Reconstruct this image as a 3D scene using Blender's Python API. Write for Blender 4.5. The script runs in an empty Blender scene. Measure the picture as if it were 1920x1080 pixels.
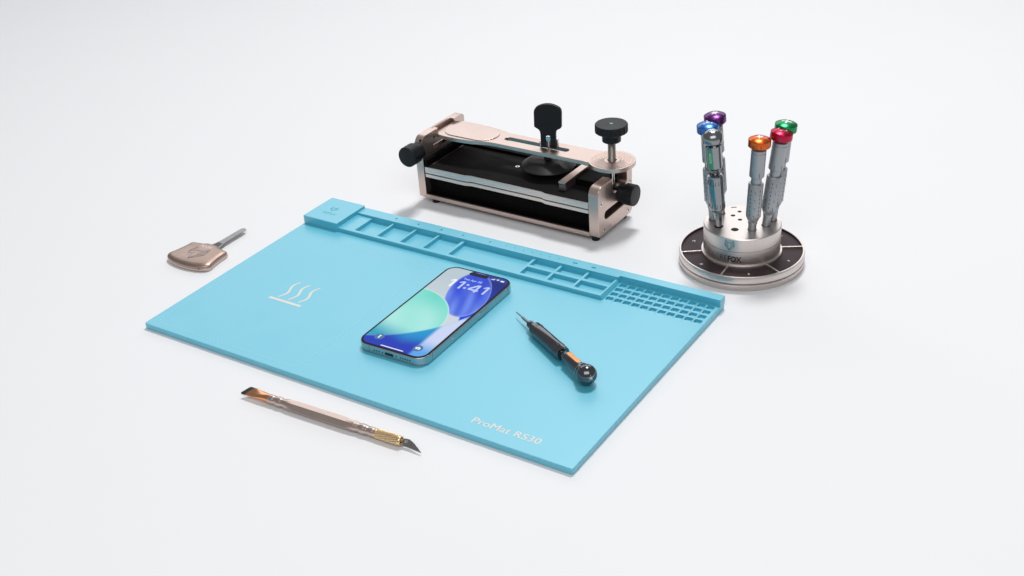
import bpy, bmesh, math, random
from mathutils import Matrix, Vector
random.seed(7)
PI = math.pi
S = bpy.context.scene
COL = S.collection
MM = 0.001

# ------------------------------------------------------------------ materials
def principled(name):
    m = bpy.data.materials.new(name); m.use_nodes = True
    nt = m.node_tree; b = nt.nodes['Principled BSDF']
    return m, nt, b

def mat_basic(name, col, rough=0.5, metal=0.0, spec=0.5, bump=0.0, bscale=900.0, rvar=0.0, cvar=0.0,
              coat=0.0, aniso=0.0, stretch=None, nscale=60.0):
    """procedural surface: fine grain bump, soft roughness and colour mottling in object space"""
    m, nt, b = principled(name)
    b.inputs['Base Color'].default_value = (*col, 1)
    b.inputs['Roughness'].default_value = rough
    b.inputs['Metallic'].default_value = metal
    b.inputs['Specular IOR Level'].default_value = spec
    b.inputs['Coat Weight'].default_value = coat
    b.inputs['Anisotropic'].default_value = aniso
    b.inputs['Coat Roughness'].default_value = 0.5
    tc = nt.nodes.new('ShaderNodeTexCoord')
    mp = nt.nodes.new('ShaderNodeMapping'); nt.links.new(tc.outputs['Object'], mp.inputs['Vector'])
    if stretch: mp.inputs['Scale'].default_value = stretch
    if bump:
        n = nt.nodes.new('ShaderNodeTexNoise'); n.inputs['Scale'].default_value = bscale; n.inputs['Detail'].default_value = 3
        nt.links.new(mp.outputs['Vector'], n.inputs['Vector'])
        bp = nt.nodes.new('ShaderNodeBump'); bp.inputs['Strength'].default_value = bump; bp.inputs['Distance'].default_value = 0.0003
        nt.links.new(n.outputs['Fac'], bp.inputs['Height']); nt.links.new(bp.outputs['Normal'], b.inputs['Normal'])
    if rvar or cvar:
        n2 = nt.nodes.new('ShaderNodeTexNoise'); n2.inputs['Scale'].default_value = nscale; n2.inputs['Detail'].default_value = 4
        nt.links.new(mp.outputs['Vector'], n2.inputs['Vector'])
        if rvar:
            r = nt.nodes.new('ShaderNodeMapRange')
            r.inputs['From Min'].default_value = 0.3; r.inputs['From Max'].default_value = 0.7
            r.inputs['To Min'].default_value = max(0.02, rough - rvar); r.inputs['To Max'].default_value = rough + rvar
            nt.links.new(n2.outputs['Fac'], r.inputs['Value']); nt.links.new(r.outputs['Result'], b.inputs['Roughness'])
        if cvar:
            mx = nt.nodes.new('ShaderNodeMix'); mx.data_type = 'RGBA'
            mx.inputs['A'].default_value = tuple(c * (1 - cvar) for c in col) + (1,)
            mx.inputs['B'].default_value = tuple(min(1, c * (1 + cvar)) for c in col) + (1,)
            nt.links.new(n2.outputs['Fac'], mx.inputs['Factor']); nt.links.new(mx.outputs['Result'], b.inputs['Base Color'])
    return m

def mat_emit(name, col, strength):
    m, nt, b = principled(name)
    b.inputs['Base Color'].default_value = (0.0, 0.0, 0.0, 1)
    b.inputs['Emission Color'].default_value = (*col, 1)
    b.inputs['Emission Strength'].default_value = strength
    b.inputs['Roughness'].default_value = 0.3; b.inputs['Specular IOR Level'].default_value = 0.05
    return m

M = {}
M['paper'] = mat_basic('white_paper', (0.775, 0.78, 0.80), 0.85, spec=0.12, bump=0.02, bscale=500, cvar=0.006, nscale=9)
M['silicone'] = mat_basic('teal_silicone', (0.075, 0.47, 0.63), 0.44, spec=1.0, coat=1.0, bump=0.06, bscale=2200, rvar=0.04, cvar=0.02, nscale=25)
M['print'] = mat_basic('cream_print', (0.67, 0.675, 0.63), 0.65, bump=0.1, cvar=0.06, nscale=200)
M['faint_print'] = mat_basic('faint_print', (0.36, 0.64, 0.74), 0.6)
M['emboss'] = mat_basic('embossed_silicone', (0.078, 0.41, 0.545), 0.5)
M['rose'] = mat_basic('rose_anodised', (0.60, 0.475, 0.425), 0.31, metal=0.96, bump=0.14, bscale=2600, rvar=0.04, cvar=0.035, nscale=40)
M['rail_reflection'] = mat_basic('rose_rail_pale_reflection', (0.72, 0.635, 0.59), 0.33, metal=0.92, bump=0.1, bscale=2600, rvar=0.03)  # the clamp's rose anodising, paled: a grey reflection put into the colour
M['rose_lines'] = mat_basic('rose_engraving', (0.36, 0.31, 0.33), 0.5, metal=0.5)
M['rose_light'] = mat_basic('pale_engraving', (0.78, 0.72, 0.68), 0.5, metal=0.3)
M['rose_dark_reflect'] = mat_basic('rose_satin_dark_reflection', (0.40, 0.295, 0.25), 0.40, metal=0.95, bump=0.08, bscale=1500, rvar=0.06, cvar=0.05, stretch=(1, 4, 1))  # rose metal darkened: reflection of the dark studio put into the base colour
M['champagne'] = mat_basic('champagne_aluminium', (0.66, 0.60, 0.575), 0.34, metal=0.95, bump=0.08, bscale=2500, rvar=0.04, cvar=0.02)
M['pocket'] = mat_basic('dark_brown_pocket', (0.040, 0.026, 0.029), 0.5, spec=0.15, bump=0.08, bscale=1500, rvar=0.08)
M['black'] = mat_basic('black_anodised', (0.007, 0.008, 0.010), 0.42, spec=0.25, bump=0.08, bscale=2500, rvar=0.05)
M['rubber'] = mat_basic('black_rubber', (0.007, 0.006, 0.0065), 0.75, spec=0.10, bump=0.2, bscale=1400, rvar=0.1, cvar=0.3, nscale=30)
M['cavity'] = mat_basic('black_lining', (0.003, 0.0026, 0.0026), 0.6, spec=0.06, rvar=0.1)
M['cup'] = mat_basic('black_gloss_rubber', (0.012, 0.012, 0.013), 0.42, spec=0.4, rvar=0.04)
M['chrome'] = mat_basic('chrome', (0.72, 0.71, 0.70), 0.15, metal=1.0, rvar=0.04)
M['steel'] = mat_basic('dark_steel', (0.27, 0.266, 0.26), 0.34, metal=0.9, bump=0.1, bscale=800, rvar=0.08, cvar=0.08, stretch=(1, 1, 6))
M['screw_steel'] = mat_basic('thread_steel', (0.42, 0.38, 0.35), 0.3, metal=1.0)
M['grey'] = mat_basic('grey_anodised', (0.36, 0.375, 0.395), 0.46, metal=0.85, bump=0.08, bscale=2500, rvar=0.04, cvar=0.03)
M['slot'] = mat_basic('dark_slot', (0.05, 0.05, 0.055), 0.5)
M['polished'] = mat_basic('polished_gunmetal', (0.27, 0.285, 0.295), 0.20, metal=1.0, rvar=0.02)
M['gunmetal'] = mat_basic('black_gunmetal', (0.155, 0.155, 0.17), 0.12, metal=1.0, rvar=0.03)
M['white_mark'] = mat_basic('white_mark', (0.85, 0.85, 0.85), 0.5)
M['silver_mark'] = mat_basic('silver_mark', (0.62, 0.66, 0.68), 0.5)
M['orange_inlay'] = mat_basic('orange_inlay', (0.92, 0.36, 0.10), 0.45, cvar=0.25, nscale=300, bump=0.1)
M['green_inlay'] = mat_basic('green_inlay', (0.05, 0.24, 0.13), 0.4, cvar=0.2, nscale=300)
M['green_text'] = mat_basic('green_text', (0.35, 0.75, 0.50), 0.4)
M['gold'] = mat_basic('gold_brass', (0.82, 0.60, 0.35), 0.28, metal=1.0, rvar=0.05)
M['copper'] = mat_basic('copper_ferrule', (0.80, 0.38, 0.20), 0.24, metal=1.0, rvar=0.06, cvar=0.08)
M['bristle'] = mat_basic('black_bristle', (0.02, 0.02, 0.022), 0.6, bump=0.5, bscale=2500, stretch=(1, 1, 0.1))
M['titanium'] = mat_basic('titanium', (0.50, 0.52, 0.53), 0.24, metal=0.95, rvar=0.03)
M['band'] = mat_basic('antenna_band', (0.16, 0.19, 0.20), 0.5)
M['glass_black'] = mat_basic('black_glass', (0.004, 0.004, 0.005), 0.25, spec=0.05)
M['teal_dot'] = mat_basic('teal_dot', (0.16, 0.36, 0.34), 0.4)
M['ink'] = mat_basic('black_ink', (0.012, 0.010, 0.012), 0.4)
M['ink_reflection'] = mat_basic('ink_reflection', (0.13, 0.115, 0.115), 0.45)  # thin black RE letters, greyed by a reflection put into the colour
M['teal_line'] = mat_basic('teal_line', (0.13, 0.22, 0.23), 0.4, metal=0.4)
M['screen_white'] = mat_emit('screen_white', (0.92, 0.95, 1.0), 0.95)
M['screen_soft'] = mat_emit('screen_digits', (0.58, 0.69, 1.0), 0.85)
for nm, c in (('cap_purple', (0.12, 0.03, 0.16)), ('cap_blue', (0.055, 0.17, 0.48)), ('cap_orange', (0.62, 0.12, 0.022)),
              ('cap_red', (0.44, 0.015, 0.05)), ('cap_green', (0.02, 0.26, 0.085))):
    M[nm] = mat_basic(nm, c, 0.27, metal=0.9, rvar=0.03, cvar=0.03, bump=0.03, bscale=2500)

def mat_ringed():
    m, nt, b = principled('rose_ring_texture')
    b.inputs['Base Color'].default_value = (0.615, 0.475, 0.42, 1); b.inputs['Metallic'].default_value = 0.93
    b.inputs['Roughness'].default_value = 0.38
    tc = nt.nodes.new('ShaderNodeTexCoord')
    w = nt.nodes.new('ShaderNodeTexWave'); w.wave_type = 'RINGS'; w.rings_direction = 'Z'
    w.inputs['Scale'].default_value = 1000 / 1.45 / 3.1831 / 2 * 1.0
    nt.links.new(tc.outputs['Object'], w.inputs['Vector'])
    g = nt.nodes.new('ShaderNodeTexGradient'); g.gradient_type = 'RADIAL'; nt.links.new(tc.outputs['Object'], g.inputs['Vector'])
    mu = nt.nodes.new('ShaderNodeMath'); mu.operation = 'MULTIPLY'; mu.inputs[1].default_value = 2 * PI * 56
    nt.links.new(g.outputs['Fac'], mu.inputs[0])
    sn = nt.nodes.new('ShaderNodeMath'); sn.operation = 'SINE'; nt.links.new(mu.outputs[0], sn.inputs[0])
    ad = nt.nodes.new('ShaderNodeMath'); ad.operation = 'MULTIPLY_ADD'; ad.inputs[1].default_value = 0.3
    nt.links.new(sn.outputs[0], ad.inputs[0]); nt.links.new(w.outputs['Fac'], ad.inputs[2])
    bp = nt.nodes.new('ShaderNodeBump'); bp.inputs['Strength'].default_value = 0.55; bp.inputs['Distance'].default_value = 0.0003
    nt.links.new(ad.outputs[0], bp.inputs['Height']); nt.links.new(bp.outputs['Normal'], b.inputs['Normal'])
    return m
M['ringed'] = mat_ringed()

# ------------------------------------------------------------------ mesh kit (all in millimetres)
class B:
    def __init__(s): s.v = []; s.f = []
    def add(s, vs, fs, M4=None):
        o = len(s.v)
        s.v += [(M4 @ Vector(v)) if M4 else Vector(v) for v in vs]
        s.f += [tuple(i + o for i in f) for f in fs]
        return s
    def box(s, x0, x1, y0, y1, z0, z1, M4=None):
        vs = [(x0, y0, z0), (x1, y0, z0), (x1, y1, z0), (x0, y1, z0), (x0, y0, z1), (x1, y0, z1), (x1, y1, z1), (x0, y1, z1)]
        return s.add(vs, [(3, 2, 1, 0), (4, 5, 6, 7), (0, 1, 5, 4), (1, 2, 6, 5), (2, 3, 7, 6), (3, 0, 4, 7)], M4)
    def prism(s, out, lo, hi, M4=None):
        n = len(out)
        if sum(out[i][0] * out[(i + 1) % n][1] - out[(i + 1) % n][0] * out[i][1] for i in range(n)) < 0: out = out[::-1]
        vs = [(x, y, lo) for x, y in out] + [(x, y, hi) for x, y in out]
        fs = [tuple(range(n - 1, -1, -1)), tuple(range(n, 2 * n))] + [(i, (i + 1) % n, n + (i + 1) % n, n + i) for i in range(n)]
        return s.add(vs, fs, M4)
    def lathe(s, prof, n=48, M4=None, mod=None, caps=True):
        """prof: (r, z) from bottom to top; mod(angle, r, z) -> r"""
        vs = []; fs = []; rows = []
        for r, z in prof:
            if r < 1e-6: rows.append([len(vs)]); vs.append((0, 0, z)); continue
            row = []
            for i in range(n):
                a = 2 * PI * i / n; q = mod(a, r, z) if mod else r
                row.append(len(vs)); vs.append((q * math.cos(a), q * math.sin(a), z))
            rows.append(row)
        for A, C in zip(rows, rows[1:]):
            if len(A) == 1 and len(C) == 1: continue
            for i in range(n):
                j = (i + 1) % n
                if len(A) == 1: fs.append((A[0], C[j], C[i])) if True else None
                elif len(C) == 1: fs.append((A[i], A[j], C[0]))
                else: fs.append((A[i], A[j], C[j], C[i]))
        if caps and len(rows[0]) > 1: fs.append(tuple(rows[0][::-1]))
        if caps and len(rows[-1]) > 1: fs.append(tuple(rows[-1]))
        return s.add(vs, fs, M4)
    def cyl(s, r, z0, z1, n=32, M4=None): return s.lathe([(r, z0), (r, z1)], n, M4)
    def ribbon(s, pts, w, z0, z1, M4=None, closed=False):
        """flat stroke along 2-D points"""
        n = len(pts)
        segs = [(i, i + 1) for i in range(n - 1)] + ([(n - 1, 0)] if closed else [])
        L = []; R = []
        for i in range(n):
            a = Vector(pts[i - 1]) if (i > 0 or closed) else Vector(pts[0]); c = Vector(pts[(i + 1) % n]) if (i < n - 1 or closed) else Vector(pts[-1])
            d = (c - a); d = d.normalized() if d.length > 1e-9 else Vector((1, 0)); nn = Vector((-d.y, d.x))
            ww = w[i] if isinstance(w, (list, tuple)) else w
            L.append(Vector(pts[i]) + nn * ww / 2); R.append(Vector(pts[i]) - nn * ww / 2)
        vs = [(q.x, q.y, z) for z in (z0, z1) for P_ in (L, R) for q in P_]
        at_ = lambda top, side, k: (2 * n if top else 0) + (n if side else 0) + k
        fs = []
        for i, j in segs:
            fs += [(at_(1, 1, i), at_(1, 1, j), at_(1, 0, j), at_(1, 0, i)), (at_(0, 0, i), at_(0, 0, j), at_(0, 1, j), at_(0, 1, i)),
                   (at_(0, 1, i), at_(0, 1, j), at_(1, 1, j), at_(1, 1, i)), (at_(1, 0, i), at_(1, 0, j), at_(0, 0, j), at_(0, 0, i))]
        if not closed:
            fs += [(at_(0, 0, 0), at_(0, 1, 0), at_(1, 1, 0), at_(1, 0, 0)), (at_(1, 0, n - 1), at_(1, 1, n - 1), at_(0, 1, n - 1), at_(0, 0, n - 1))]
        s.add(vs, fs, M4)
        return s
    def mesh(s, name, normals=True):
        me = bpy.data.meshes.new(name)
        me.from_pydata([tuple(v * MM) for v in s.v], [], s.f)
        bm = bmesh.new(); bm.from_mesh(me)
        bmesh.ops.remove_doubles(bm, verts=bm.verts, dist=1e-7)
        if normals: bmesh.ops.recalc_face_normals(bm, faces=bm.faces)
        bm.to_mesh(me); bm.free()
        return me

def link(name, me, mat, parent=None, bevel=0, seg=2, angle=35, sharp=32):
    o = bpy.data.objects.new(name, me); COL.objects.link(o)
    if mat: me.materials.clear(); me.materials.append(M[mat] if isinstance(mat, str) else mat)
    me.polygons.foreach_set('use_smooth', [True] * len(me.polygons))
    me.set_sharp_from_angle(angle=math.radians(sharp))
    if parent: o.parent = parent
    if bevel:
        md = o.modifiers.new('bevel', 'BEVEL'); md.width = bevel * MM; md.segments = seg
        md.limit_method = 'ANGLE'; md.angle_limit = math.radians(angle); md.harden_normals = True
    return o
def part(name, b, mat, parent=None, bevel=0, seg=2, angle=35, sharp=32, normals=True):
    return link(name, b.mesh(name, normals), mat, parent, bevel, seg, angle, sharp)
def cut(me, cb):
    """boolean difference of mesh me with builder cb -> new mesh"""
    o = bpy.data.objects.new('t', me); c = bpy.data.objects.new('c', cb.mesh('c'))
    COL.objects.link(o); COL.objects.link(c)
    md = o.modifiers.new('b', 'BOOLEAN'); md.operation = 'DIFFERENCE'; md.object = c; md.solver = 'EXACT'
    dg = bpy.context.evaluated_depsgraph_get(); dg.update()
    r = bpy.data.meshes.new_from_object(o.evaluated_get(dg))
    bpy.data.objects.remove(o); bpy.data.objects.remove(c)
    return r
def text(s, size, align='CENTER', bold=0.0, thick=0.05, shear=0.0, spacing=1.0):
    """builder holding a word in the XY plane, size = cap-ish height in mm"""
    cu = bpy.data.curves.new('t', 'FONT'); cu.body = s; cu.size = 1.0; cu.align_x = align
    cu.offset = bold; cu.extrude = 0; cu.shear = shear; cu.space_character = spacing; cu.resolution_u = 4
    o = bpy.data.objects.new('t', cu); COL.objects.link(o)
    dg = bpy.context.evaluated_depsgraph_get(); dg.update()
    me = bpy.data.meshes.new_from_object(o.evaluated_get(dg))
    k = size / 0.70
    b = B(); b.add([(v.co.x * k, v.co.y * k, 0) for v in me.vertices], [tuple(p.vertices) for p in me.polygons])
    bpy.data.objects.remove(o)
    # thicken a little
    n = len(b.v); fs = list(b.f); from collections import Counter
    ec = Counter()
    for f in fs:
        for i in range(len(f)): ec[frozenset((f[i], f[(i + 1) % len(f)]))] += 1
    b.v += [v + Vector((0, 0, -thick)) for v in b.v]
    for f in fs:
        for i in range(len(f)):
            a, c = f[i], f[(i + 1) % len(f)]
            if ec[frozenset((a, c))] == 1: b.f.append((a, a + n, c + n, c))
    return b
def xf(b, M4=None, fn=None):
    r = B(); r.f = list(b.f); r.v = [fn(v) if fn else M4 @ v for v in b.v]; return r
def arc(cx, cy, r, a0, a1, n):
    return [(cx + r * math.cos(math.radians(a0 + (a1 - a0) * i / n)), cy + r * math.sin(math.radians(a0 + (a1 - a0) * i / n))) for i in range(n + 1)]
def rrect(x0, x1, y0, y1, r, n=6):
    if not isinstance(r, (list, tuple)): r = [r] * 4          # bl, br, tr, tl
    o = []
    for (cx, cy, q, a) in ((x0 + r[0], y0 + r[0], r[0], 180), (x1 - r[1], y0 + r[1], r[1], 270), (x1 - r[2], y1 - r[2], r[2], 0), (x0 + r[3], y1 - r[3], r[3], 90)):
        o += arc(cx, cy, q, a, a + 90, n) if q > 0 else [(cx, cy)]
    return o
def star(n, R, r, a0=90):
    return [((R if i % 2 == 0 else r) * math.cos(math.radians(a0 + 180 / n * i)), (R if i % 2 == 0 else r) * math.sin(math.radians(a0 + 180 / n * i))) for i in range(2 * n)]
def frame(o, x, y, z):
    m = Matrix.Identity(4)
    for i, c in enumerate((x, y, z)):
        for j in range(3): m[j][i] = c[j]
    for j in range(3): m[j][3] = o[j]
    return m
def axis_frame(o, d, up=(0, 0, 1)):
    z = Vector(d).normalized(); x = Vector(up).cross(z).normalized(); y = z.cross(x)
    return frame(o, x, y, z)
def T(x, y, z=0): return Matrix.Translation((x, y, z))
def Rz(a): return Matrix.Rotation(a, 4, 'Z')
def thing(name, label, cat, mw=None, group=None):
    o = bpy.data.objects.new(name, None); COL.objects.link(o); o.empty_display_size = 0.01
    if mw is not None: o.matrix_world = mw
    o['label'] = label; o['category'] = cat
    if group: o['group'] = group
    return o
# axis maps: outline given in (b, z) extruded along a ; (a, z) extruded along b
AX_A = frame((0, 0, 0), (0, 1, 0), (0, 0, 1), (1, 0, 0))
AX_B = frame((0, 0, 0), (1, 0, 0), (0, 0, 1), (0, 1, 0))

FOX = [  # line drawing of a fox head, unit height about 1.05
    ([(-.40, .52), (-.12, .24), (.12, .24), (.40, .52), (.50, .02), (.40, -.16), (0, -.55), (-.40, -.16), (-.50, .02)], True),
    ([(-.40, .52), (-.34, .18), (-.12, .24)], False), ([(.40, .52), (.34, .18), (.12, .24)], False),
    ([(-.50, .02), (-.30, .16), (-.14, -.04), (-.20, -.16), (-.42, .02)], False), ([(.50, .02), (.30, .16), (.14, -.04), (.20, -.16), (.42, .02)], False),
    ([(-.44, -.10), (-.26, -.06), (-.06, -.36), (0, -.55)], False), ([(.44, -.10), (.26, -.06), (.06, -.36), (0, -.55)], False),
]
def fox(size, w, thick=0.06):
    b = B()
    for pts, cl in FOX: b.ribbon([(x * size, y * size) for x, y in pts], w, -thick, 0, None, cl)
    return b

# ------------------------------------------------------------------ setting
tb = B(); tb.box(-3500, 3500, -1500, 5500, -20, 0)
table = part('tabletop', tb, 'paper'); table['kind'] = 'structure'

# ------------------------------------------------------------------ silicone work mat
TH = -0.60235
MATF = T(-0.3407, 0.98664, 0) @ Rz(TH)
W, D = 456.6, 271.9
def zt(b): return 5.9 + 0.9 * b / D
mat = thing('repair_mat', 'large light blue silicone work mat with parts tray along its back edge', 'work mat', MATF)
def heightfield(xs, ys, H, zb, slope=None):
    b = B(); idx = {}
    def vid(i, j, h):
        k = (i, j, h)
        if k not in idx: idx[k] = len(b.v); b.v.append(Vector((xs[i], ys[j], zb if h == 'b' else h + (slope(ys[j]) if slope else 0))))
        return idx[k]
    nx, ny = len(xs) - 1, len(ys) - 1
    g = lambda i, j: H(i, j) if 0 <= i < nx and 0 <= j < ny else None
    for i in range(nx):
        for j in range(ny):
            h = g(i, j)
            if h is None: continue
            b.f.append((vid(i, j, h), vid(i + 1, j, h), vid(i + 1, j + 1, h), vid(i, j + 1, h)))
            b.f.append((vid(i, j, 'b'), vid(i, j + 1, 'b'), vid(i + 1, j + 1, 'b'), vid(i + 1, j, 'b')))
            for (di, dj, p, q) in ((1, 0, (i + 1, j), (i + 1, j + 1)), (-1, 0, (i, j + 1), (i, j)), (0, 1, (i + 1, j + 1), (i, j + 1)), (0, -1, (i, j), (i + 1, j))):
                k = g(i + di, j + dj)
                lo = 'b' if k is None else k
                if k is None or k < h: b.f.append((vid(*p, h), vid(*p, lo), vid(*q, lo), vid(*q, h)))
    return b
# base sheet, and the plate with the 4 x 11 grid of little pits set into its right end
GA, GB = 357.2, 224.0
def slab(out, soft):
    n = len(out); b = B()
    def off(k):
        r = []
        for i in range(n):
            p, q, t = Vector(out[i - 1]), Vector(out[i]), Vector(out[(i + 1) % n])
            d0 = (q - p).normalized(); d1 = (t - q).normalized(); n0 = Vector((-d0.y, d0.x)); n1 = Vector((-d1.y, d1.x))
            m_ = (n0 + n1); m_ = m_ / max(.3, m_.dot(n0)) if m_.length > 1e-6 else n0
            r.append((q.x + m_.x * k, q.y + m_.y * k))
        return r
    rows_ = [(off(.25), None, 0.0), (out, None, .35)] + [(off(soft * (1 - math.cos(t))), t, soft * (1 - math.sin(t))) for t in [PI / 2 * i / 3 for i in range(4)]]
    idx = []
    for o, t, dz in rows_:
        idx.append([len(b.v) + i for i in range(n)])
        for (x, y) in o: b.v.append(Vector((x, y, dz if t is None else zt(y) - dz)))
    for A, C in zip(idx, idx[1:]):
        for i in range(n): b.f.append((A[i], A[(i + 1) % n], C[(i + 1) % n], C[i]))
    b.f.append(tuple(idx[0][::-1])); b.f.append(tuple(idx[-1])); return b
sheet_out = arc(2.2, 2.2, 2.2, 180, 270, 5) + arc(W - 2.2, 2.2, 2.2, 270, 360, 5) + [(W, GB), (GA, GB), (GA, D - 1), (0, D - 1)]
base = part('base_sheet', slab(sheet_out, .45), 'silicone', mat, sharp=5)
cols = [(358.2 + 8.8 * k, 365.3 + 8.8 * k) for k in range(11)]
rows = [(227.7 + 8.68 * k, 233.9 + 8.68 * k) for k in range(4)]
xs = [GA - .7] + [v for c in cols for v in c] + [W - .45, W + .02]; ys = [GB - .7] + [v for c in rows for v in c] + [D - 1]
def gridH(i, j):
    if i == len(xs) - 2: return -.3
    return -2.6 if (i % 2 == 1 and j % 2 == 1) else 0.0
hb = heightfield(xs, ys, gridH, 0.01, lambda y: zt(y) + .02)
me = hb.mesh('pit_grid'); bm = bmesh.new(); bm.from_mesh(me)
pe = [e for e in bm.edges if abs(e.verts[0].co.x - e.verts[1].co.x) < 1e-7 and abs(e.verts[0].co.y - e.verts[1].co.y) < 1e-7
      and GA + .5 < e.verts[0].co.x / MM < W - 2 and e.verts[0].co.y / MM < 262 and e.verts[0].co.y / MM > GB + 1]
bmesh.ops.bevel(bm, geom=pe, offset=1.0 * MM, segments=3, affect='EDGES', profile=0.5)
bm.to_mesh(me); bm.free()
grid_plate = link('pit_grid', me, 'silicone', mat, sharp=5)
# raised tray
ax = [45.1, 65.2, 91.8, 94.3, 120.8, 123.4, 149.6, 152.2, 179.4, 182.9, 263.0, 266.0, 293.0, 296.0, 322.6, 325.4, 353.0, 355.0]
by = [225.4, 229.4, 242.6, 246.6, 258.9]
def trayH(i, j):
    a = ax[i]
    if a in (65.2, 94.3, 123.4, 152.2, 182.9) and 1 <= j <= 3: return None
    if a in (266.0, 296.0, 325.4) and j in (1, 3): return None
    return 10.8
tr = heightfield(ax, by, trayH, 5.2)
for v in tr.v:
    if v.x > 354.9 and v.z < 6: v.x += 3.2
part('storage_tray', tr, 'silicone', mat, bevel=0.3)
# back ridge with its row of holes and slots
rb = B().prism([(45.1, 258.9), (355.4, 258.9), (356.2, 262.4), (W + .15, 262.4), (W + .15, D + .2), (45.1, D + .2)], 5.2, 13.1)
cb = B()
for a in (91.8, 120.4, 149.0): cb.cyl(1.15, 8, 16, 20, T(a, 265.6))
for a in (176.1, 208.5): cb.cyl(0.95, 8, 16, 20, T(a, 265.4))
for k in range(7): cb.cyl(0.6, 10, 16, 14, T(227.6 + 10.02 * k, 265.5))
for a in (305.9, 326.1): cb.prism(rrect(a - 2.4, a + 2.4, 264.2, 265.8, .6), 9, 16)
link('back_ridge', cut(rb.mesh('back_ridge'), cb), 'silicone', mat, bevel=0.3, angle=50)
bl = B().prism(rrect(-.15, 45.3, 224.6, D + .3, 1.2, 4), 5.2, 15.7)
block = part('raised_block', bl, 'silicone', mat, bevel=0.7, seg=3)
def zlift(v, off=0.10): return Vector((v.x, v.y, zt(v.y) + off + v.z))
b = text('REFOX', 3.9, bold=0.012); part('lettering', xf(b, T(22.4, 238.6, 15.78)), 'emboss', block)
part('emblem', xf(fox(8.5, .55), T(20.6, 250.4, 15.78)), 'emboss', block)
# printed heat symbol
b = B(); b.prism(rrect(73.3, 112.4, 88.0, 91.3, .3, 2), -.05, 0)
for k in range(3):
    ox = 80.3 + 12.3 * k
    pts = [(ox + 1.6 - 2.25 * math.cos(t * 2 * PI * 1.0 + 0.35) * (1 if True else 0), 94 + 30.4 * t) for t in [i / 28 for i in range(29)]]
    pts = [(ox + 1.7 + 2.2 * math.sin((t * 1.12 - 0.08) * 2 * PI), 94 + 30.4 * t) for t in [i / 28 for i in range(29)]]
    ws = [1.55 + 1.0 * math.sin(PI * min(1, max(0, i / 28 * .92 + .04))) for i in range(29)]
    b.ribbon(pts, ws, -.05, 0)
part('heat_symbol', xf(b, fn=zlift), 'print', mat)
# dashed border
b = B(); x0, x1, y0, y1, r = 8.0, 178.3, 7.7, 205.0, 9.0
path = rrect(x0, x1, y0, y1, r, 10); path.append(path[0])
seglen = 0; dash = []; pos = 0
pts = []
for p, q in zip(path, path[1:]):
    L = math.dist(p, q); k = max(1, int(L / .25))
    for i in range(k): pts.append((p[0] + (q[0] - p[0]) * i / k, p[1] + (q[1] - p[1]) * i / k))
d = 0; cur = [pts[0]]
for p, q in zip(pts, pts[1:]):
    d += math.dist(p, q)
    if d % 4.6 < 1.9: cur.append(q)
    else:
        if len(cur) > 3: dash.append(cur[::3] + [cur[-1]] if len(cur) % 3 != 1 else cur[::3])
        cur = [q]
for c in dash: b.ribbon(c, .75, -.05, 0)
part('dashed_border', xf(b, fn=zlift), 'faint_print', mat)
b = text('ProMat RS30', 7.0, 'LEFT', bold=0.0, spacing=1.02)
w0 = max(v.x for v in b.v) - min(v.x for v in b.v); k = 62.6 / w0; x0 = min(v.x for v in b.v)
b = xf(b, fn=lambda v: Vector((355.9 + (v.x - x0) * k, 13.6 + v.y * 1.04, v.z)))
bb = B()
for dx, dy, dz in ((0, 0, 0), (.28, .0, .004), (.14, .16, .008)): bb.add([(v.x + dx, v.y + dy, v.z + dz) for v in b.v], b.f)
part('lettering', xf(bb, fn=zlift), 'print', mat)

# ------------------------------------------------------------------ smartphone
PTH = -0.5801
pc = Vector((-0.13800, 0.91797, 0)); pn = Vector((-math.sin(PTH), math.cos(PTH), 0))
pc = pc + pn * (-0.0020)
local = MATF.inverted() @ (pc + pn * 0.075)
tilt = Matrix.Rotation(0.9 / D, 4, Vector((math.cos(TH), math.sin(TH), 0)))
pz = zt((MATF.inverted() @ pc).y / MM) * MM
phone = thing('smartphone', 'smartphone with lit blue and mint lock screen lying on the blue mat', 'phone', T(pc.x, pc.y, pz + 0.00003) @ tilt @ Rz(PTH))
PW, PL = 71.7, 150.4
part('frame', B().prism(rrect(0, PW, 0, PL, 11.6, 12), 0, 8.05), 'titanium', phone, bevel=.9, seg=4)
glass = part('front_glass', B().prism(rrect(.55, PW - .55, .55, PL - .55, 11.0, 12), 7.6, 8.3), 'glass_black', phone, bevel=.3)
def mixc(a, c, t): t = max(0, min(1, t)); return tuple(x + (y - x) * t for x, y in zip(a, c))
def sst(e0, e1, x): t = max(0, min(1, (x - e0) / (e1 - e0))); return t * t * (3 - 2 * t)
def L(r, g, b): return tuple((c / 255 / 12.92 if c / 255 < .04045 else ((c / 255 + .055) / 1.055) ** 2.4) for c in (r, g, b))
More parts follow.
